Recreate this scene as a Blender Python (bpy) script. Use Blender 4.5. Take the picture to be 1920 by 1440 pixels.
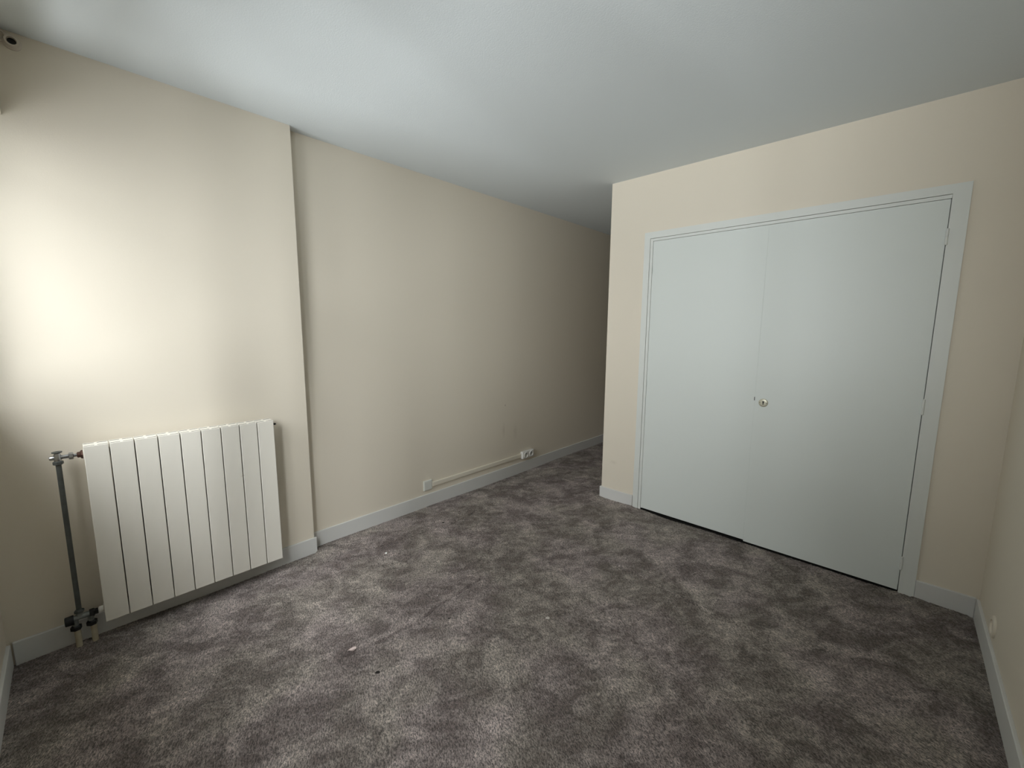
import bpy, bmesh, math, random
import numpy as np
from mathutils import Vector, Matrix, Euler

for o in list(bpy.data.objects): bpy.data.objects.remove(o)
S = bpy.context.scene
C = S.collection

# ------------------------------------------------------------------ camera
f_px, pitch, roll, yaw = 779.25, 7.567, 0.389, 43.16
CAM = Vector((2.647, 0.287, 1.397))
pi_, ro, ya = (math.radians(a) for a in (pitch, roll, yaw))
Fw = Vector((-math.sin(ya)*math.cos(pi_), math.cos(ya)*math.cos(pi_), -math.sin(pi_)))
R0 = Vector((math.cos(ya), math.sin(ya), 0)); U0 = R0.cross(Fw)
Rt = R0*math.cos(ro) + U0*math.sin(ro); Up = -R0*math.sin(ro) + U0*math.cos(ro)
cd = bpy.data.cameras.new('camera'); cam = bpy.data.objects.new('camera', cd); C.objects.link(cam)
M = Matrix.Identity(4)
for i in range(3): M[i][0] = Rt[i]; M[i][1] = Up[i]; M[i][2] = -Fw[i]; M[i][3] = CAM[i]
cam.matrix_world = M
cd.sensor_fit = 'HORIZONTAL'; cd.sensor_width = 36; cd.lens = f_px/1920*36
cd.clip_start = 0.02; cd.clip_end = 200
S.camera = cam

# ------------------------------------------------------------------ view + sky
S.view_settings.view_transform = 'Standard'; S.view_settings.look = 'None'
S.view_settings.gamma = 1; S.view_settings.exposure = 0.0; S.view_settings.use_curve_mapping = False
SKY = dict(tint=(0.965, 1.0, 1.02))
w = bpy.data.worlds.new('world'); S.world = w; w.use_nodes = True
nt = w.node_tree; nt.nodes.clear()
def N(t, **k):
    n = nt.nodes.new(t)
    for a, b in k.items(): setattr(n, a, b)
    return n
def mth(op, a, b=None, c=None, clamp=False):
    n = N('ShaderNodeMath', operation=op, use_clamp=clamp)
    for i, v in enumerate((a, b, c)):
        if v is None: continue
        if isinstance(v, (int, float)): n.inputs[i].default_value = v
        else: nt.links.new(v, n.inputs[i])
    return n.outputs[0]
def sstep(x, a, b):
    n = N('ShaderNodeMapRange', interpolation_type='SMOOTHSTEP')
    nt.links.new(x, n.inputs[0]); n.inputs[1].default_value = a; n.inputs[2].default_value = b
    return n.outputs[0]
tc = N('ShaderNodeTexCoord'); sx = N('ShaderNodeSeparateXYZ'); nt.links.new(tc.outputs['Generated'], sx.inputs[0])
dX, dY, dZ = sx.outputs
ny = mth('MAXIMUM', mth('MULTIPLY', dY, -1.0), 0.02)
az = mth('DIVIDE', dX, ny)                                  # azimuth of the outside, 0 = straight out
el = mth('DIVIDE', dZ, mth('SQRT', mth('ADD', mth('MULTIPLY', dX, dX), mth('MULTIPLY', dY, dY))))
# what stands outside, as a table: rows = height above the horizon, columns = direction from left to right
EL = [-1.6, -.9, -.25, .25, .9]; AZ = [-.6, -.2, .05, .25, .5, .8, 1.1, 1.25, 1.6]
TAB = [[0, 0, 15, 15, 11, 11, 0, 0, 0, 0],            # pale terrace just below the window
       [0]*10,
       [0, 2.5, 14.5, 14.5, 4.5, 5.5, 0, 0, 8, 3],    # ground further off
       [0, 0, 11.5, 13.5, 0, 12, 11.5, 0, 6, 0],      # gaps between the houses
       [0, 0, 5.5, 13.5, 7, 1, 11, 2, 28, 0],         # sky over the street on the right
       [0, 0, 5, 9, 18, 15, 13, 12, 22, 0]]
GAIN = 1.0
sa_ = [sstep(az, a-.02, a+.02) for a in AZ]; se_ = [sstep(el, e-.05, e+.05) for e in EL]
def rowsum(row):
    v = row[0]
    for k in range(9): v = mth('ADD', mth('MULTIPLY', sa_[k], row[k+1]-row[k]), v)
    return v
rows = [rowsum(r) for r in TAB]
L = rows[0]
for j in range(5):
    L = mth('ADD', mth('MULTIPLY', L, mth('SUBTRACT', 1.0, se_[j])), mth('MULTIPLY', rows[j+1], se_[j]))
L = mth('MULTIPLY', mth('MAXIMUM', L, 0.0), GAIN)
bg = N('ShaderNodeBackground'); bg.inputs[0].default_value = (*SKY['tint'], 1)
nt.links.new(L, bg.inputs[1]); out = N('ShaderNodeOutputWorld'); nt.links.new(bg.outputs[0], out.inputs[0])
w.cycles.sampling_method = 'MANUAL'; w.cycles.sample_map_resolution = 512

# ------------------------------------------------------------------ room numbers (metres)
H = 2.5; D1 = 0.066; Y1 = 1.2346; D = 3.253; XC = 0.9065; W = 3.039; BH = 0.093; T = 0.012; YE = 7.6
WX0, WX1, WZ0, WZ1 = 0.13, 2.74, 1.06, 2.19                # window opening
pl = bpy.data.lights.new('window_portal', 'AREA'); pl.shape = 'RECTANGLE'; pl.size = WX1-WX0; pl.size_y = WZ1-WZ0
pl.cycles.is_portal = True
po = bpy.data.objects.new('window_portal', pl); C.objects.link(po)
po.location = ((WX0+WX1)/2, -0.16, (WZ0+WZ1)/2); po.rotation_euler = (math.radians(90), 0, 0)   # faces +Y

# ------------------------------------------------------------------ materials
def mat(name, col, rough=0.6, metal=0.0, spec=0.4, bump=None, var=None):
    """bump=(scale, strength, distance); var=(scale, amount, colour2)"""
    m = bpy.data.materials.new(name); m.use_nodes = True; t = m.node_tree; b = t.nodes['Principled BSDF']
    b.inputs['Base Color'].default_value = (*col, 1); b.inputs['Roughness'].default_value = rough
    b.inputs['Metallic'].default_value = metal; b.inputs['Specular IOR Level'].default_value = spec
    g = t.nodes.new('ShaderNodeNewGeometry')
    if var:
        n = t.nodes.new('ShaderNodeTexNoise'); n.inputs['Scale'].default_value = var[0]; n.inputs['Detail'].default_value = 4
        t.links.new(g.outputs['Position'], n.inputs['Vector'])
        r = t.nodes.new('ShaderNodeMapRange'); r.inputs[1].default_value = .35; r.inputs[2].default_value = .7
        r.inputs[4].default_value = var[1]; t.links.new(n.outputs[0], r.inputs[0])
        x = t.nodes.new('ShaderNodeMix'); x.data_type = 'RGBA'
        x.inputs[6].default_value = (*col, 1); x.inputs[7].default_value = (*var[2], 1)
        t.links.new(r.outputs[0], x.inputs[0]); t.links.new(x.outputs[2], b.inputs['Base Color'])
    if bump:
        n = t.nodes.new('ShaderNodeTexNoise'); n.inputs['Scale'].default_value = bump[0]; n.inputs['Detail'].default_value = 3
        t.links.new(g.outputs['Position'], n.inputs['Vector'])
        bp = t.nodes.new('ShaderNodeBump'); bp.inputs['Strength'].default_value = bump[1]; bp.inputs['Distance'].default_value = bump[2]
        t.links.new(n.outputs[0], bp.inputs['Height']); t.links.new(bp.outputs[0], b.inputs['Normal'])
    return m
def stain(m, spots):
    """small worn smudges at fixed places; spots = [(centre, (rx, ry, rz), amount, colour)]"""
    t = m.node_tree; b = t.nodes['Principled BSDF']
    src = b.inputs['Base Color'].links[0].from_socket if b.inputs['Base Color'].links else None
    g = t.nodes.new('ShaderNodeNewGeometry')
    for c, rad, amt, col in spots:
        v = t.nodes.new('ShaderNodeVectorMath'); v.operation = 'SUBTRACT'; v.inputs[1].default_value = c
        t.links.new(g.outputs['Position'], v.inputs[0])
        s = t.nodes.new('ShaderNodeVectorMath'); s.operation = 'DIVIDE'; s.inputs[1].default_value = rad
        t.links.new(v.outputs[0], s.inputs[0])
        l = t.nodes.new('ShaderNodeVectorMath'); l.operation = 'LENGTH'; t.links.new(s.outputs[0], l.inputs[0])
        nz = t.nodes.new('ShaderNodeTexNoise'); nz.inputs['Scale'].default_value = 60; t.links.new(g.outputs['Position'], nz.inputs['Vector'])
        ad = t.nodes.new('ShaderNodeMath'); ad.operation = 'ADD'; t.links.new(l.outputs['Value'], ad.inputs[0]); t.links.new(nz.outputs[0], ad.inputs[1])
        r = t.nodes.new('ShaderNodeMapRange'); r.interpolation_type = 'SMOOTHSTEP'
        r.inputs[1].default_value = 1.5; r.inputs[2].default_value = .5; r.inputs[3].default_value = 0; r.inputs[4].default_value = amt
        t.links.new(ad.outputs[0], r.inputs[0])
        x = t.nodes.new('ShaderNodeMix'); x.data_type = 'RGBA'; x.inputs[7].default_value = (*col, 1)
        if src: t.links.new(src, x.inputs[6])
        else: x.inputs[6].default_value = b.inputs['Base Color'].default_value
        t.links.new(r.outputs[0], x.inputs[0]); src = x.outputs[2]
    t.links.new(src, b.inputs['Base Color'])

PAINT = (0.80, 0.735, 0.62)
M_wall = mat('cream_wall_paint', PAINT, .65, spec=.25, bump=(220, .12, .002), var=(1.3, .12, (.785, .735, .615)))
stain(M_wall, [((0, 3.02, .69), (.012, .012, .012), .5, (.25, .2, .15)),
               ((0, 3.0, .46), (.03, .03, .09), .16, (.35, .28, .2)), ((0, 3.16, .42), (.03, .04, .10), .14, (.35, .28, .2)),
               ((XC+.1, D, .32), (.05, .03, .02), .15, (.4, .33, .25))])
M_ceil = mat('ceiling_paint', (0.735, 0.785, 0.80), .8, spec=.15, bump=(170, .3, .002))
M_door = mat('door_paint', (0.73, 0.775, 0.745), .45, spec=.35, bump=(160, .04, .001), var=(1.1, .2, (.73, .76, .735)))
M_trim = mat('trim_paint', (0.75, 0.775, 0.74), .4, spec=.4, bump=(120, .05, .001))
M_base = mat('baseboard_paint', (0.71, 0.71, 0.69), .45, spec=.35, bump=(80, .05, .001))
M_gap_shade = mat('gap_shade_paint', (0.012, 0.012, 0.011), .9, spec=.1)  # near-black, stands for the shade under the closet doors
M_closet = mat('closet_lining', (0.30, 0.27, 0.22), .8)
M_rad = mat('radiator_enamel', (0.83, 0.80, 0.72), .35, spec=.45, var=(2, .25, (.82, .78, .70)))
stain(M_rad, [((.176, .855, .62), (.05, .018, .006), .35, (.35, .33, .27))])
M_slot_shade = mat('slot_shade_paint', (0.05, 0.045, 0.035), .9, spec=.1)  # dark colour standing for shade inside the radiator's top slots
M_steel = mat('grey_painted_steel', (0.115, 0.125, 0.12), .45, metal=.3, var=(30, .6, (.07, .075, .07)))
M_zinc = mat('dull_zinc', (0.30, 0.32, 0.31), .5, metal=.4, var=(60, .7, (.12, .13, .13)))
M_chrome = mat('dull_chrome', (0.55, 0.57, 0.60), .25, metal=1.0, var=(60, .6, (.3, .31, .33)))
M_brass = mat('tarnished_copper', (0.10, 0.045, 0.03), .6, metal=.4, var=(160, .8, (.03, .02, .016)))
M_black = mat('black_plastic', (0.012, 0.012, 0.013), .45)
M_stub = mat('cream_pipe_sleeve', (0.55, 0.51, 0.38), .5, var=(40, .5, (.40, .30, .18)))
M_white = mat('white_plastic', (0.84, 0.83, 0.79), .4)
M_plate = mat('grey_white_plastic', (0.72, 0.73, 0.68), .45)
M_ivory = mat('ivory_brass', (0.60, 0.58, 0.46), .35, metal=.35)
M_conduit = mat('painted_conduit', (0.80, 0.745, 0.63), .5)
M_socket = mat('cream_rod_socket', (0.66, 0.60, 0.52), .5)
M_metal_win = mat('window_frame_paint', (0.75, 0.76, 0.74), .4)

def glass_mat():
    m = bpy.data.materials.new('window_glass'); m.use_nodes = True; t = m.node_tree; t.nodes.clear()
    tr = t.nodes.new('ShaderNodeBsdfTransparent'); gl = t.nodes.new('ShaderNodeBsdfGlossy'); gl.inputs['Roughness'].default_value = .02
    fr = t.nodes.new('ShaderNodeFresnel'); fr.inputs[0].default_value = 1.45; mx = t.nodes.new('ShaderNodeMixShader')
    o = t.nodes.new('ShaderNodeOutputMaterial')
    ge = t.nodes.new('ShaderNodeNewGeometry'); iv = t.nodes.new('ShaderNodeMath'); iv.operation = 'SUBTRACT'; iv.inputs[0].default_value = 1; t.links.new(ge.outputs['Backfacing'], iv.inputs[1])
    ml = t.nodes.new('ShaderNodeMath'); ml.operation = 'MULTIPLY'; t.links.new(iv.outputs[0], ml.inputs[0]); t.links.new(fr.outputs[0], ml.inputs[1])
    t.links.new(ml.outputs[0], mx.inputs[0]); t.links.new(tr.outputs[0], mx.inputs[1]); t.links.new(gl.outputs[0], mx.inputs[2]); t.links.new(mx.outputs[0], o.inputs[0])
    return m
M_glass = glass_mat()

def carpet_mat():
    m = bpy.data.materials.new('carpet_pile'); m.use_nodes = True; t = m.node_tree; b = t.nodes['Principled BSDF']
    g = t.nodes.new('ShaderNodeNewGeometry')
    def noise(scale, detail, dist=0., rough=.5, vec=None, stretch=None, ang=0):
        n = t.nodes.new('ShaderNodeTexNoise'); n.inputs['Scale'].default_value = scale; n.inputs['Detail'].default_value = detail
        n.inputs['Distortion'].default_value = dist; n.inputs['Roughness'].default_value = rough
        src = g.outputs['Position']
        if stretch:
            mr = t.nodes.new('ShaderNodeMapping'); mr.inputs['Rotation'].default_value = (0, 0, ang); t.links.new(src, mr.inputs[0])
            mp = t.nodes.new('ShaderNodeMapping'); mp.inputs['Scale'].default_value = stretch
            t.links.new(mr.outputs[0], mp.inputs[0]); src = mp.outputs[0]
        t.links.new(src, n.inputs['Vector']); return n.outputs[0]
    def rng(x, a, b_, c, d, smooth=True):
        r = t.nodes.new('ShaderNodeMapRange')
        if smooth: r.interpolation_type = 'SMOOTHSTEP'
        for i, v in enumerate((a, b_, c, d)): r.inputs[i+1].default_value = v
        t.links.new(x, r.inputs[0]); return r.outputs[0]
    def mm(op, a, b_):
        n = t.nodes.new('ShaderNodeMath'); n.operation = op
        for i, v in enumerate((a, b_)):
            if isinstance(v, (int, float)): n.inputs[i].default_value = v
            else: t.links.new(v, n.inputs[i])
        return n.outputs[0]
    A = rng(noise(4.6, 5, .7, .62), .40, .66, 0, 1)          # brushed light / dark patches of the pile
    B = rng(noise(14, 6, .9, .68, stretch=(1, .6, 1), ang=.6), .42, .66, 0, 1)
    P = mm('ADD', mm('MULTIPLY', A, .55), mm('MULTIPLY', B, .45))
    G1 = rng(noise(230, 4, .6, .75, stretch=(.42, 1, 1), ang=.45), .38, .64, 0, 1)
    G2 = rng(noise(620, 2, 0, .6), .35, .68, 0, 1, False)
    G = mm('ADD', mm('MULTIPLY', G1, .62), mm('MULTIPLY', G2, .38))
    mx = t.nodes.new('ShaderNodeMix'); mx.data_type = 'RGBA'
    mx.inputs[6].default_value = (0.205, 0.169, 0.153, 1); mx.inputs[7].default_value = (0.64, 0.568, 0.530, 1)
    t.links.new(P, mx.inputs[0])
    hs = t.nodes.new('ShaderNodeMix'); hs.data_type = 'RGBA'; hs.blend_type = 'MULTIPLY'; hs.inputs[0].default_value = 1
    t.links.new(mx.outputs[2], hs.inputs[6])
    gg = t.nodes.new('ShaderNodeCombineColor')
    gv = rng(G, .1, .9, .18, 1.90, False)
    for i in range(3): t.links.new(gv, gg.inputs[i])
    t.links.new(gg.outputs[0], hs.inputs[7])
    # faint hue drift, greenish to reddish
    hu = t.nodes.new('ShaderNodeMix'); hu.data_type = 'RGBA'; hu.blend_type = 'MULTIPLY'; hu.inputs[0].default_value = 1
    hc = t.nodes.new('ShaderNodeMix'); hc.data_type = 'RGBA'; hc.inputs[6].default_value = (1.02, .985, 1.0, 1); hc.inputs[7].default_value = (1.0, 1.0, .95, 1)
    t.links.new(rng(noise(2.4, 2), .4, .6, 0, 1), hc.inputs[0])
    t.links.new(hs.outputs[2], hu.inputs[6]); t.links.new(hc.outputs[2], hu.inputs[7])
    t.links.new(hu.outputs[2], b.inputs['Base Color'])
    b.inputs['Roughness'].default_value = 1; b.inputs['Specular IOR Level'].default_value = .1
    b.inputs['Sheen Weight'].default_value = .15; b.inputs['Sheen Roughness'].default_value = .6
    bp = t.nodes.new('ShaderNodeBump'); bp.inputs['Strength'].default_value = .8; bp.inputs['Distance'].default_value = .006
    t.links.new(G, bp.inputs['Height']); t.links.new(bp.outputs[0], b.inputs['Normal'])
    return m
M_carpet = carpet_mat()

# ------------------------------------------------------------------ helpers
def bx(bm, x0, x1, y0, y1, z0, z1, bev=0):
    vs = [bm.verts.new(p) for p in ((x0,y0,z0),(x1,y0,z0),(x1,y1,z0),(x0,y1,z0),(x0,y0,z1),(x1,y0,z1),(x1,y1,z1),(x0,y1,z1))]
    fs = [bm.faces.new([vs[i] for i in q]) for q in ((3,2,1,0),(4,5,6,7),(0,1,5,4),(1,2,6,5),(2,3,7,6),(3,0,4,7))]
    if bev:
        es = list({e for f in fs for e in f.edges})
        bmesh.ops.bevel(bm, geom=es, offset=bev, segments=2, affect='EDGES', profile=.5)
def lathe(bm, a, axis, prof, seg=24, cap=True):
    """prof = [(distance along axis, radius)] starting at point a"""
    ax = Vector(axis).normalized(); u = ax.orthogonal().normalized(); v = ax.cross(u); rings = []
    for d, r in prof:
        c = Vector(a) + ax*d
        rings.append([bm.verts.new(c + (u*math.cos(2*math.pi*k/seg) + v*math.sin(2*math.pi*k/seg))*r) for k in range(seg)])
    for i in range(len(rings)-1):
        for k in range(seg):
            bm.faces.new((rings[i][k], rings[i][(k+1) % seg], rings[i+1][(k+1) % seg], rings[i+1][k]))
    if cap:
        bm.faces.new(rings[0][::-1]); bm.faces.new(rings[-1])
def ringtorus(bm, c, axis, R, r, seg=32, s2=10):
    ax = Vector(axis).normalized(); u = ax.orthogonal().normalized(); v = ax.cross(u); rs = []
    for k in range(seg):
        d = u*math.cos(2*math.pi*k/seg) + v*math.sin(2*math.pi*k/seg)
        rs.append([bm.verts.new(Vector(c) + d*(R + r*math.cos(2*math.pi*j/s2)) + ax*r*math.sin(2*math.pi*j/s2)) for j in range(s2)])
    for k in range(seg):
        for j in range(s2):
            bm.faces.new((rs[k][j], rs[(k+1) % seg][j], rs[(k+1) % seg][(j+1) % s2], rs[k][(j+1) % s2]))
def obj(name, bm, m, parent=None, smooth=False, bevel=0):
    me = bpy.data.meshes.new(name); bmesh.ops.recalc_face_normals(bm, faces=bm.faces); bm.to_mesh(me); bm.free()
    me.materials.append(m); o = bpy.data.objects.new(name, me); C.objects.link(o)
    if smooth:
        for p in me.polygons: p.use_smooth = True
        me.set_sharp_from_angle(angle=math.radians(40))
    if parent:
        o.parent = parent; o.matrix_parent_inverse = parent.matrix_world.inverted() if parent.type != 'EMPTY' else Matrix.Translation(-parent.location)
    return o
def tag(o, label, cat, group=None, kind=None):
    o['label'] = label; o['category'] = cat
    if group: o['group'] = group
    if kind: o['kind'] = kind
    return o
def thing(name, label, cat, loc):
    o = bpy.data.objects.new(name, None); C.objects.link(o); o.location = loc; o.empty_display_size = .05
    return tag(o, label, cat)
def B(): return bmesh.new()

# ------------------------------------------------------------------ floor: a real, slightly rippled carpet
def carpet():
    xs = np.concatenate([np.arange(0.0, W+.001, .0055), [W+.1]])
    ys = np.concatenate([np.arange(-.02, 3.3, .0055), np.arange(3.3, 5.2, .02), np.arange(5.2, YE+.05, .3)])
    X, Y = np.meshgrid(xs, ys); rs = np.random.RandomState(5)
    Z = np.zeros_like(X)
    for i in range(26):                                     # soft undulation of a loose carpet
        k = rs.uniform(2, 16); a = rs.uniform(0, 2*np.pi); ph = rs.uniform(0, 6.28)
        Z += .010/k*np.sin(k*(X*np.cos(a)+Y*np.sin(a))+ph)
    Z *= .45
    def seg(p, q, h, wd, off=0):
        nonlocal Z
        px, py = p; qx, qy = q; L = math.hypot(qx-px, qy-py); ux, uy = (qx-px)/L, (qy-py)/L
        s = (X-px)*ux+(Y-py)*uy; d = -(X-px)*uy+(Y-py)*ux + .006*np.sin(s*14)+.004*np.sin(s*37)
        e = np.clip(np.minimum(s, L-s)/.02, 0, 1)
        Z += h*np.exp(-(d/wd)**2)*e
    # ridges and creases that show as thin lines in the pile
    def poly(pts, h, wd):
        for p, q in zip(pts[:-1], pts[1:]): seg(p, q, h, wd)
    LA = [(.96, .88), (1.02, .97), (1.05, 1.10), (1.07, 1.31), (1.045, 1.555), (1.035, 1.77), (1.03, 2.02), (1.065, 2.43)]
    poly(LA[1:4], -.042, .0065); poly(LA[3:6], -.026, .0065); poly(LA, .005, .022); poly(LA[5:], -.004, .006)
    LB = [(1.08, 2.43), (1.375, 2.43), (1.70, 2.405), (2.07, 2.355), (2.34, 2.38), (2.62, 2.40), (2.77, 2.39)]
    poly(LB[1:5], -.026, .0065); poly(LB, .005, .022); poly(LB[4:], -.004, .006)
    poly([(.26, 1.30), (.25, 1.53), (.276, 1.755), (.352, 2.015), (.33, 2.40), (.415, 2.95)], .006, .014)
    poly([(.30, 1.50), (.315, 1.755), (.39, 2.015), (.37, 2.40)], -.012, .008)
    poly([(.10, 1.46), (.42, 1.465)], .004, .01); poly([(.13, 1.50), (.42, 1.50)], -.004, .007)
    poly([(.60, 3.45), (1.33, 2.94)], .004, .012); poly([(.24, .5), (.28, .93), (.33, 1.2)], .004, .03)
    poly([(2.2, 2.9), (2.85, 2.72)], .004, .014); poly([(1.9, 1.75), (2.6, 1.55)], .003, .015); poly([(2.92, .9), (2.93, 2.6)], .005, .02)
    # pile compressed down along the skirting
    lx = np.where(Y < Y1, D1+T, T); edge = np.minimum(X-lx, W-T-X)
    Z -= .008*np.exp(-np.clip(edge, 0, 9)/.03)
    Z -= np.where((Y > D-.25) & (X > 1.2) & (X < 2.8), .006*np.exp(-np.abs(Y-D)/.06), 0)
    Z += np.where(Y > D-.12, 1, 0)*(.011*np.exp(-((X-1.24)/.16)**2) + .008*np.exp(-((X-2.76)/.10)**2))*np.exp(-((Y-D+.01)/.03)**2)
    Z += rs.normal(0, .0009, Z.shape)
    nx, nyy = len(xs), len(ys); co = np.stack([X, Y, Z], -1).reshape(-1, 3)
    idx = np.arange(nx*nyy).reshape(nyy, nx)
    q = np.stack([idx[:-1, :-1], idx[:-1, 1:], idx[1:, 1:], idx[1:, :-1]], -1).reshape(-1, 4)
    me = bpy.data.meshes.new('floor'); me.vertices.add(len(co)); me.vertices.foreach_set('co', co.ravel())
    me.loops.add(q.size); me.loops.foreach_set('vertex_index', q.ravel().astype(np.int32))
    me.polygons.add(len(q)); me.polygons.foreach_set('loop_start', np.arange(0, q.size, 4, dtype=np.int32)); me.polygons.foreach_set('loop_total', np.full(len(q), 4, np.int32))
    me.update(); me.validate(); me.polygons.foreach_set('use_smooth', np.ones(len(q), bool))
    me.materials.append(M_carpet); o = bpy.data.objects.new('floor', me); C.objects.link(o)
    tag(o, 'mottled grey-brown cut pile carpet covering the whole floor', 'carpet', kind='structure')
carpet()

# ------------------------------------------------------------------ shell
def struct(name, bm, m, label, cat, **k):
    o = obj(name, bm, m, **k); tag(o, label, cat, kind='structure'); return o
b = B(); bx(b, -.2, W+.2, -.3, YE+.1, H, H+.12); struct('ceiling', b, M_ceil, 'pale grey-white ceiling with a fine stipple', 'ceiling')
b = B(); bx(b, -.15, D1, -.3, Y1, -.05, H); bx(b, -.15, 0, Y1, YE, -.05, H)
struct('wall_left', b, M_wall, 'long cream wall behind the radiator, stepping back halfway', 'wall')
b = B(); bx(b, D1, WX0, -.14, 0, -.05, H); bx(b, WX1, W, -.14, 0, -.05, H); bx(b, WX0, WX1, -.14, 0, -.05, WZ0); bx(b, WX0, WX1, -.14, 0, WZ1, H)
struct('wall_window', b, M_wall, 'cream window wall at the left edge, seen at the bottom left corner', 'wall')
b = B(); bx(b, W, W+.12, -.3, D+.8, -.05, H); struct('wall_right', b, M_wall, 'cream wall along the right edge, in shade', 'wall')
CX0, CX1, CZ = 1.216, 2.792, 2.072                          # hole for the closet
b = B(); bx(b, XC, CX0, D, D+.10, -.05, H); bx(b, CX1, W, D, D+.10, -.05, H); bx(b, CX0, CX1, D, D+.10, CZ, H)
bx(b, XC, XC+.10, D+.10, YE, -.05, H)
struct('wall_back', b, M_wall, 'cream wall around the closet, its free corner beside the dark passage', 'wall')
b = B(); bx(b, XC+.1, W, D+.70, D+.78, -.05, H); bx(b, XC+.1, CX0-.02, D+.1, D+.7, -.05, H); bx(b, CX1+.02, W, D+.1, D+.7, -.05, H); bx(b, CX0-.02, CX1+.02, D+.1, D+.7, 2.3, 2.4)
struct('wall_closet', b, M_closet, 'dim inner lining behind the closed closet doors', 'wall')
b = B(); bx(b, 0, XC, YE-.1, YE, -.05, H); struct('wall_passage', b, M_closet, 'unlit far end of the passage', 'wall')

b = B(); bx(b, 1.262, 2.749, D-.006, D+.69, -.03, .0060); struct('floor_gap_shade', b, M_gap_shade, 'slab coloured black as the shade in the gap under the closed doors', 'closet floor')  # black slab added so the gap below the doors reads as shade

# window (out of frame, lets the daylight in)
wr = bpy.data.objects.new('window_1', None); C.objects.link(wr); wr.location = ((WX0+WX1)/2, -.12, WZ0)
tag(wr, 'double casement window out of view at the left, source of the daylight', 'window', kind='structure')
XM = 1.45
b = B(); fy0, fy1 = -.10, -.04
bx(b, WX0, WX0+.05, fy0, fy1, WZ0, WZ1); bx(b, WX1-.05, WX1, fy0, fy1, WZ0, WZ1)
bx(b, WX0+.05, WX1-.05, fy0, fy1, WZ0, WZ0+.05); bx(b, WX0+.05, WX1-.05, fy0, fy1, WZ1-.05, WZ1)
obj('window_frame', b, M_metal_win, wr)
b = B(); bx(b, XM-.03, XM+.03, fy0, fy1, WZ0+.05, WZ1-.05); obj('mullion', b, M_metal_win, wr)
for x0, x1 in ((WX0+.05, XM-.03), (XM+.03, WX1-.05)):
    b = B(); y0, y1 = -.09, -.05; s = .04; z0, z1 = WZ0+.05, WZ1-.05
    bx(b, x0, x0+s, y0+.002, y1+.01, z0, z1); bx(b, x1-s, x1, y0+.002, y1+.01, z0, z1); bx(b, x0+s, x1-s, y0+.002, y1+.01, z0, z0+s); bx(b, x0+s, x1-s, y0+.002, y1+.01, z1-s, z1)
    sa = obj('casement', b, M_metal_win, wr)
    b = B(); bx(b, x0+s, x1-s, -.074, -.070, z0+s, z1-s); gp = obj('pane', b, M_glass, None); gp.parent = sa; gp.matrix_parent_inverse = sa.matrix_world.inverted()
b = B(); bx(b, WX0-.03, WX1+.03, -.035, .03, WZ0-.03, WZ0+.001, .004)
b2 = obj('window_sill', b, M_trim, wr)

# roller shutter box over the window
t = thing('shutter_box', 'cream boxed-in shutter housing at the top left edge under the ceiling', 'shutter box', (1.5, .1, 2.2))
b = B(); bx(b, D1+.001, W-.001, .176, .194, 2.19, H-.001); obj('front_panel', b, M_wall, t)
b = B(); bx(b, D1+.001, W-.001, .001, .176, 2.19, 2.205); obj('underside_panel', b, M_trim, t)

# baseboards
def basebd(name, segs, label):
    b = B()
    for x0, x1, y0, y1 in segs: bx(b, x0, x1, y0, y1, -.03, BH, .003)
    return struct(name, b, M_base, label, 'baseboard')
basebd('baseboard_left', [(D1-.001, D1+T, .016, Y1+T)], 'grey-white baseboard under the radiator')
basebd('baseboard_passage', [(-.001, T, Y1+.001, YE-.1)], 'grey-white baseboard running from the wall step into the dark passage')
basebd('baseboard_window', [(D1+T+.003, W-.02, -.001, T)], 'grey-white baseboard of the window wall at the lower left edge')
basebd('baseboard_back', [(XC-T, 1.190, D-T, D+.001), (XC-T, XC+.001, D+.001, YE-.1)], 'short grey-white baseboard between passage corner and closet')
basebd('baseboard_right', [(W-T, W+.001, .016, D-T-.001)], 'grey-white baseboard along the right wall')
basebd('baseboard_corner', [(2.8125, W-T+.0008, D-T, D+.001)], 'short grey-white baseboard right of the closet')

# ------------------------------------------------------------------ closet frame and doors
YF = D-.013
b = B()
bx(b, 1.196, 1.2395, YF, D+.001, -.02, 2.0495)
bx(b, 1.196, 2.812, YF, D+.001, 2.0495, 2.094)
bx(b, 2.7495, 2.812, YF, D+.001, -.02, 2.0495)
struct('trim_1', b, M_trim, 'flat white casing around the closet doors', 'door casing')
b = B()
bx(b, 1.2415, 1.2615, YF+.002, D+.09, -.02, 2.0475, .0012); bx(b, 1.2615, 2.749, YF+.002, D+.09, 2.0295, 2.0475, .0012)
bx(b, 2.7495, 2.765, D+.0015, D+.09, -.02, 2.0490)
bx(b, 1.2615, 1.275, YF+.032, D+.09, .03, 2.03); bx(b, 2.735, 2.7495, YF+.032, D+.09, .03, 2.03); bx(b, 1.275, 2.735, YF+.032, D+.09, 2.015, 2.03)
struct('trim_2', b, M_trim, 'narrow white inner frame of the closet', 'door frame')
YD = YF+.003
b = B(); bx(b, 1.2635, 1.9903, YD, YD+.026, .0175, 2.0275, .0006)
d1o = struct('door_1', b, M_door, 'left closet door leaf, plain off-white with a small dark slot at mid height', 'closet door')
b = B(); bx(b, 1.9908, 2.7462, YD, YD+.026, .0085, 2.0275, .0006); bx(b, 1.9900, 1.9912, YD+.0012, YD+.02, .02, 2.027)
d2o = struct('door_2', b, M_door, 'right closet door leaf, plain off-white with a round keyhole plate', 'closet door')
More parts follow.
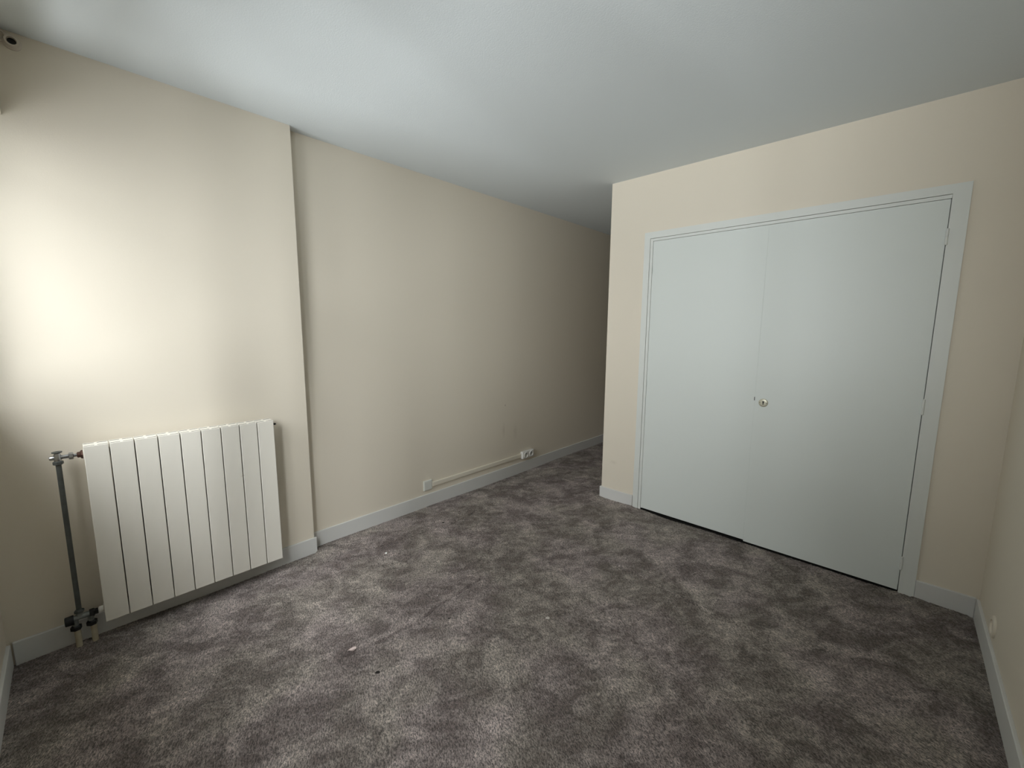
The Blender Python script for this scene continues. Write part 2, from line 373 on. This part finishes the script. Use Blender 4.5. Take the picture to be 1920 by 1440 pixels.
def hinge(x, z0, z1, par, sgn, r=.0058):
    b = B(); zm = (z0+z1)/2
    lathe(b, (x, YF-.003, z0), (0, 0, 1), [(0, r*.7), (.002, r), (zm-z0-.001, r), (zm-z0, r*.8), (zm-z0+.001, r), (z1-z0-.002, r), (z1-z0, r*.6)], 16)
    h = obj('hinge', b, M_trim, par, smooth=True); return h
for z0, z1 in ((1.812, 1.890), (.975, 1.057), (.128, .204)): hinge(2.7485, z0, z1, d2o, -1)
for z0, z1 in ((1.805, 1.853), (.974, 1.024), (.132, .201)): hinge(1.2620, z0, z1, d1o, 1, .0045)
b = B(); bx(b, 1.9865, 1.9902, YD-.0015, YD+.003, .956, .979, .0006)
o = obj('strike_plate', b, M_black, d1o); o['label'] = 'small dark metal slot plate'
b = B(); lathe(b, (2.039, YD-.001, .947), (0, -1, 0), [(0, .0262), (.002, .0258), (.0042, .022), (.005, .016), (.0052, .001)], 40)
esc = obj('keyhole_plate', b, M_ivory, d2o, smooth=True); esc['label'] = 'round ivory metal keyhole plate'
def sub(o, par): o.parent = par; o.matrix_parent_inverse = par.matrix_world.inverted()
b = B(); yk = YD-.0066
lathe(b, (2.039, yk+.0006, .953), (0, -1, 0), [(0, .0052), (.0006, .0052)], 20); bx(b, 2.0362, 2.0418, yk, yk+.0006, .936, .952)
o = obj('keyhole', b, M_black); sub(o, esc)
for dx_ in (-.018, .018):
    b = B(); lathe(b, (2.039+dx_, YD-.0042, .947-.02*dx_), (0, -1, 0), [(0, .0034), (.0016, .0030), (.002, .001)], 14)
    o = obj('screw', b, M_steel, smooth=True); sub(o, esc)

# ------------------------------------------------------------------ radiator
RX, RY, RZ0, RZ1, RP = .176, .289, .090, .894, .0812
rad = thing('radiator', 'cream nine-section panel radiator on the left wall', 'radiator', (.14, RY+RP*4.5, 0))
for i in range(9):
    y0 = RY+RP*i+.0019; y1 = RY+RP*(i+1)-.0019; ym = (y0+y1)/2
    b = B()
    bx(b, RX-.0065, RX, y0, y1, RZ0, RZ1-.0008, .002)                      # front plate
    bx(b, RX-.013, RX-.006, y0+.0002, y0+.003, RZ0+.006, RZ1-.03); bx(b, RX-.013, RX-.006, y1-.003, y1-.0002, RZ0+.006, RZ1-.03)
    bx(b, RX-.060, RX-.020, ym-.014, ym+.014, RZ0+.01, RZ1-.06, .002)      # water channel
    bx(b, RX-.053, RX-.018, y0, y1, RZ1-.040, RZ1-.0008, .001)             # top strip between the two slots
    bx(b, RX-.0725, RX-.0655, y0, y1, RZ0+.01, RZ1-.0008, .0015)           # rear plate
    bx(b, RX-.066, RX-.006, ym-.0045, ym+.0045, RZ0+.03, RZ1-.0009)
    for zc in (.135, .852): bx(b, RX-.055, RX-.024, y0-.0013, y1+.0013, zc-.02, zc+.02)
    sec = obj('radiator_section', b, M_rad, rad)
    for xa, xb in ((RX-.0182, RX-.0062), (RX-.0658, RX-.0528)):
        b = B(); bx(b, xa, xb, y0+.0025, y1-.0025, RZ1-.004, RZ1-.0019)  # dark strip laid in the slot, its shade painted as colour
        o = obj('slot_shade', b, M_slot_shade); o.parent = sec; o['label'] = 'dark strip coloured as the shade inside the top slot'
b = B(); lathe(b, (.128, RY+RP*9, .862), (0, 1, 0), [(0, .019), (.006, .019), (.0075, .012), (.008, .004)], 6); obj('end_plug', b, M_rad, rad)
b = B(); lathe(b, (.150, RY+RP*9-.002, .866), (0, 1, 0), [(0, .0055), (.016, .0055), (.019, .0035)], 16); o = obj('bleed_valve', b, M_black, rad, smooth=True); o['label'] = 'small black bleed valve'
b = B(); lathe(b, (.128, RY+RP*9, .135), (0, 1, 0), [(0, .017), (.004, .017), (.006, .010)], 6); o = obj('end_plug', b, M_black, rad); o['label'] = 'dark lower end plug'
for yb in (RY+RP*2, RY+RP*7):
    b = B(); bx(b, D1+.0005, .105, yb-.012, yb+.012, .80, .83); obj('wall_bracket', b, M_steel, rad)

# ------------------------------------------------------------------ pipework beside it
PX = .127; py = .2145
pp = thing('radiator_pipe', 'dark grey upright pipe with valves, left of the radiator', 'pipe', (PX, py, 0))
b = B(); lathe(b, (PX, py, .145), (0, 0, 1), [(0, .0088), (.685, .0088)], 20); obj('riser_pipe', b, M_steel, pp, smooth=True)
b = B()
lathe(b, (PX, py, .838), (0, 0, 1), [(0, .0115), (.006, .012), (.024, .0115), (.033, .009)], 20)
lathe(b, (PX, py-.024, .853), (0, 1, 0), [(0, .0065), (.004, .0085), (.020, .0085)], 20)
lathe(b, (PX, py, .853), (0, 1, 0), [(0, .0082), (.045, .0078)], 20)
tv = obj('tee_valve', b, M_chrome, pp, smooth=True); tv['label'] = 'dull chrome tee valve'
b = B(); lathe(b, (PX, py, .868), (0, 0, 1), [(0, .009), (.004, .009), (.006, .0155), (.0095, .016), (.010, .010), (.0085, .006)], 20)
o = obj('valve_cap', b, M_steel, smooth=True); sub(o, tv)
b = B(); lathe(b, (PX, py, .822), (0, 0, 1), [(0, .012), (.003, .0165), (.014, .0165), (.017, .012)], 6); obj('coupling_nut', b, M_steel, pp)
b = B(); lathe(b, (PX, .246, .8525), (0, 1, 0), [(0, .012), (.002, .0145), (.013, .0145), (.015, .012)], 6); o = obj('union_nut', b, M_chrome, pp); o['label'] = 'chrome hexagonal nut'
b = B(); lathe(b, (PX, .261, .8525), (0, 1, 0), [(0, .0065), (.011, .0065)], 16); obj('nipple', b, M_chrome, pp, smooth=True)
b = B(); lathe(b, (PX, .270, .8525), (0, 1, 0), [(0, .009), (.003, .0125), (.010, .0125), (.013, .018), (.0185, .019)], 9)
o = obj('radiator_gland', b, M_brass, pp); o['label'] = 'tarnished reddish brown copper gland'
b = B(); lathe(b, (PX, py, .151), (0, 0, 1), [(0, .012), (.003, .0165), (.013, .0165), (.017, .011)], 6); obj('coupling_nut', b, M_steel, pp)
b = B(); lathe(b, (PX, .190, .133), (0, 1, 0), [(0, .012), (.058, .012)], 20); lathe(b, (PX, .2145, .133), (0, 0, 1), [(0, .012), (.018, .011)], 16)
lathe(b, (PX, .199, .100), (0, 0, 1), [(0, .010), (.03, .011)], 16); lathe(b, (PX, .247, .100), (0, 0, 1), [(0, .010), (.03, .011)], 16)
obj('manifold_body', b, M_zinc, pp, smooth=True)
b = B(); lathe(b, (PX, .196, .128), (0, -1, 0), [(0, .0205), (.001, .021), (.026, .0195), (.028, .016)], 24); o = obj('lockshield_cap', b, M_black, pp, smooth=True); o['label'] = 'black plastic cap'
b = B(); lathe(b, (PX, .244, .133), (0, 1, 0), [(0, .017), (.014, .018), (.018, .013), (.028, .013)], 6); o = obj('union_nut', b, M_black, pp); o['label'] = 'black nut'
for y in (.199, .248):
    b = B(); lathe(b, (PX, y, .078), (0, 0, 1), [(0, .014), (.003, .0185), (.018, .0185), (.022, .013)], 6); o = obj('compression_nut', b, M_black, pp); o['label'] = 'black nut'
    b = B(); lathe(b, (PX, y+(.003 if y < .22 else .004), -.015), (0, 0, 1), [(0, .0105), (.094, .0105)], 18); o = obj('pipe_sleeve', b, M_stub, pp, smooth=True); o['label'] = 'cream pipe end going into the floor'
b = B(); lathe(b, (PX, .272, .135), (0, 1, 0), [(0, .009), (.004, .0135), (.016, .0135)], 16); o = obj('threaded_tail', b, M_white, pp, smooth=True); o['label'] = 'whitish threaded tail'

# ------------------------------------------------------------------ electrics on the left wall
t = thing('junction_box', 'small square blank cover plate low on the left wall', 'cover plate', (0, 2.135, .125))
b = B(); bx(b, -.001, .012, 2.098, 2.174, .126, .204, .002); obj('cover', b, M_plate, t)
b = B(); bx(b, .011, .0135, 2.103, 2.169, .131, .199, .001); obj('cover_lid', b, M_plate, t)
b = B(); bx(b, -.001, .014, 2.176, 3.236, .142, .180, .005)
tag(obj('cable_duct', b, M_conduit), 'long cream cable duct running between cover plate and double socket', 'cable duct')
t = thing('double_socket', 'white surface-mounted double socket at the end of the cable duct', 'socket', (0, 3.33, .13))
b = B(); bx(b, -.001, .034, 3.238, 3.405, .128, .200, .006); obj('housing', b, M_white, t)
for y in (3.283, 3.360):
    b = B(); ringtorus(b, (.035, y, .164), (1, 0, 0), .026, .005, 28, 8); h = obj('socket_ring', b, M_white, t, smooth=True)
    b = B(); lathe(b, (.0338, y, .164), (1, 0, 0), [(0, .023), (.0008, .023)], 24); o = obj('socket_well', b, M_plate); sub(o, h)
    for dy in (-.0095, .0095):
        b = B(); lathe(b, (.0344, y+dy, .164), (1, 0, 0), [(0, .0035), (.0008, .0035)], 12); o = obj('pin_hole', b, M_black); sub(o, h)
    b = B(); lathe(b, (.0344, y, .178), (1, 0, 0), [(0, .0028), (.012, .0028)], 12); o = obj('earth_pin', b, M_steel); sub(o, h)
t = thing('wall_socket', 'round cream socket low on the right wall, near the corner', 'socket', (W, 2.86, .16))
b = B(); lathe(b, (W+.001, 2.86, .160), (-1, 0, 0), [(0, .046), (.004, .046), (.009, .042), (.010, .030), (.004, .027), (.004, .001)], 36); obj('cover', b, M_wall, t, smooth=True)
for dy in (-.0095, .0095):
    b = B(); lathe(b, (W-.0025, 2.86+dy, .16), (-1, 0, 0), [(0, .0035), (.0012, .0035)], 12); obj('pin_hole', b, M_black, t)

# ------------------------------------------------------------------ curtain rod socket under the ceiling
t = thing('curtain_rod_socket', 'small round cream rod socket on the left wall just under the ceiling', 'rod socket', (D1, .246, 2.46))
b = B(); lathe(b, (D1-.001, .246, 2.461), (1, 0, 0), [(0, .0255), (.006, .0255), (.010, .021), (.024, .019), (.0245, .0135), (.010, .012)], 32, cap=False)
lathe(b, (D1-.001, .246, 2.461), (1, 0, 0), [(0, .012), (.011, .012)], 24)
obj('cup', b, M_socket, t, smooth=True)
b = B(); lathe(b, (D1+.0105, .246, 2.461), (1, 0, 0), [(0, .0125), (.001, .0125)], 24); obj('rod_hole', b, M_black, t)
b = B(); lathe(b, (D1+.0, .218, 2.474), (1, 0, 0), [(0, .021), (.008, .021), (.012, .017), (.012, .013), (.006, .012), (.006, .001)], 28); obj('flange', b, M_socket, t, smooth=True)

# ------------------------------------------------------------------ bits lying on the carpet
def crumb(name, x, y, r, m, label, cat, seed, flat=.5, z=.004, sx=1, rz=0):
    b = B(); bmesh.ops.create_icosphere(b, subdivisions=2, radius=r); rr = random.Random(seed)
    for v in b.verts: v.co *= rr.uniform(.75, 1.2)
    for v in b.verts: v.co.z *= flat; v.co.x *= sx
    for v in b.verts: v.co = Matrix.Rotation(rz, 3, 'Z') @ v.co
    o = obj(name, b, m); o.location = (x, y, z); tag(o, label, cat); return o
M_chip = mat('white_chip', (.85, .84, .80), .7); M_dirt = mat('dark_crumb', (.02, .017, .015), .9); M_paper = mat('pinkish_scrap', (.66, .55, .52), .8)
crumb('plaster_chip', .415, 1.529, .0085, M_chip, 'largest white plaster chip on the carpet, right of the radiator', 'chip', 1)
crumb('plaster_chip', 1.266, 1.346, .0035, M_chip, 'tiny white speck on the middle of the carpet, beyond the torn scrap', 'chip', 2)
crumb('plaster_chip', .985, 1.497, .003, M_chip, 'tiny white speck halfway between largest white chip and room middle', 'chip', 3)
crumb('dirt_crumb', .345, 2.031, .0085, M_dirt, 'black crumb on the carpet nearest the left baseboard', 'crumb', 4, sx=1.5, rz=.6)
crumb('dirt_crumb', 1.169, 1.432, .006, M_dirt, 'small black crumb in the middle of the carpet', 'crumb', 5, sx=1.7, rz=.9)
crumb('dirt_crumb', 1.209, 1.030, .0062, M_dirt, 'black crumb on the carpet just right of the torn scrap', 'crumb', 6, sx=1.6, rz=.9)
crumb('lint_tuft', 1.511, 1.764, .011, mat('lint', (.5, .46, .42), .9), 'pale lint tuft on the carpet towards the closet', 'lint', 7, flat=.35)
b = B(); rr = random.Random(9); n = 14; top = []; bot = []
for k in range(n):
    a = 2*math.pi*k/n; r = .011*(1+.35*math.sin(3*a+1))*rr.uniform(.85, 1.1); x, y = 1.5*r*math.cos(a), .75*r*math.sin(a)
    z = .010+.006*math.sin(a*2); top.append(b.verts.new((x, y, z+.0015))); bot.append(b.verts.new((x, y, z)))
b.faces.new(top); b.faces.new(bot[::-1])
for k in range(n): b.faces.new((bot[k], bot[(k+1) % n], top[(k+1) % n], top[k]))
o = obj('paper_scrap', b, M_paper); o.location = (1.023, 1.010, 0); o.rotation_euler.z = 1.2
tag(o, 'torn pinkish scrap lying on the carpet in front of the radiator', 'scrap')
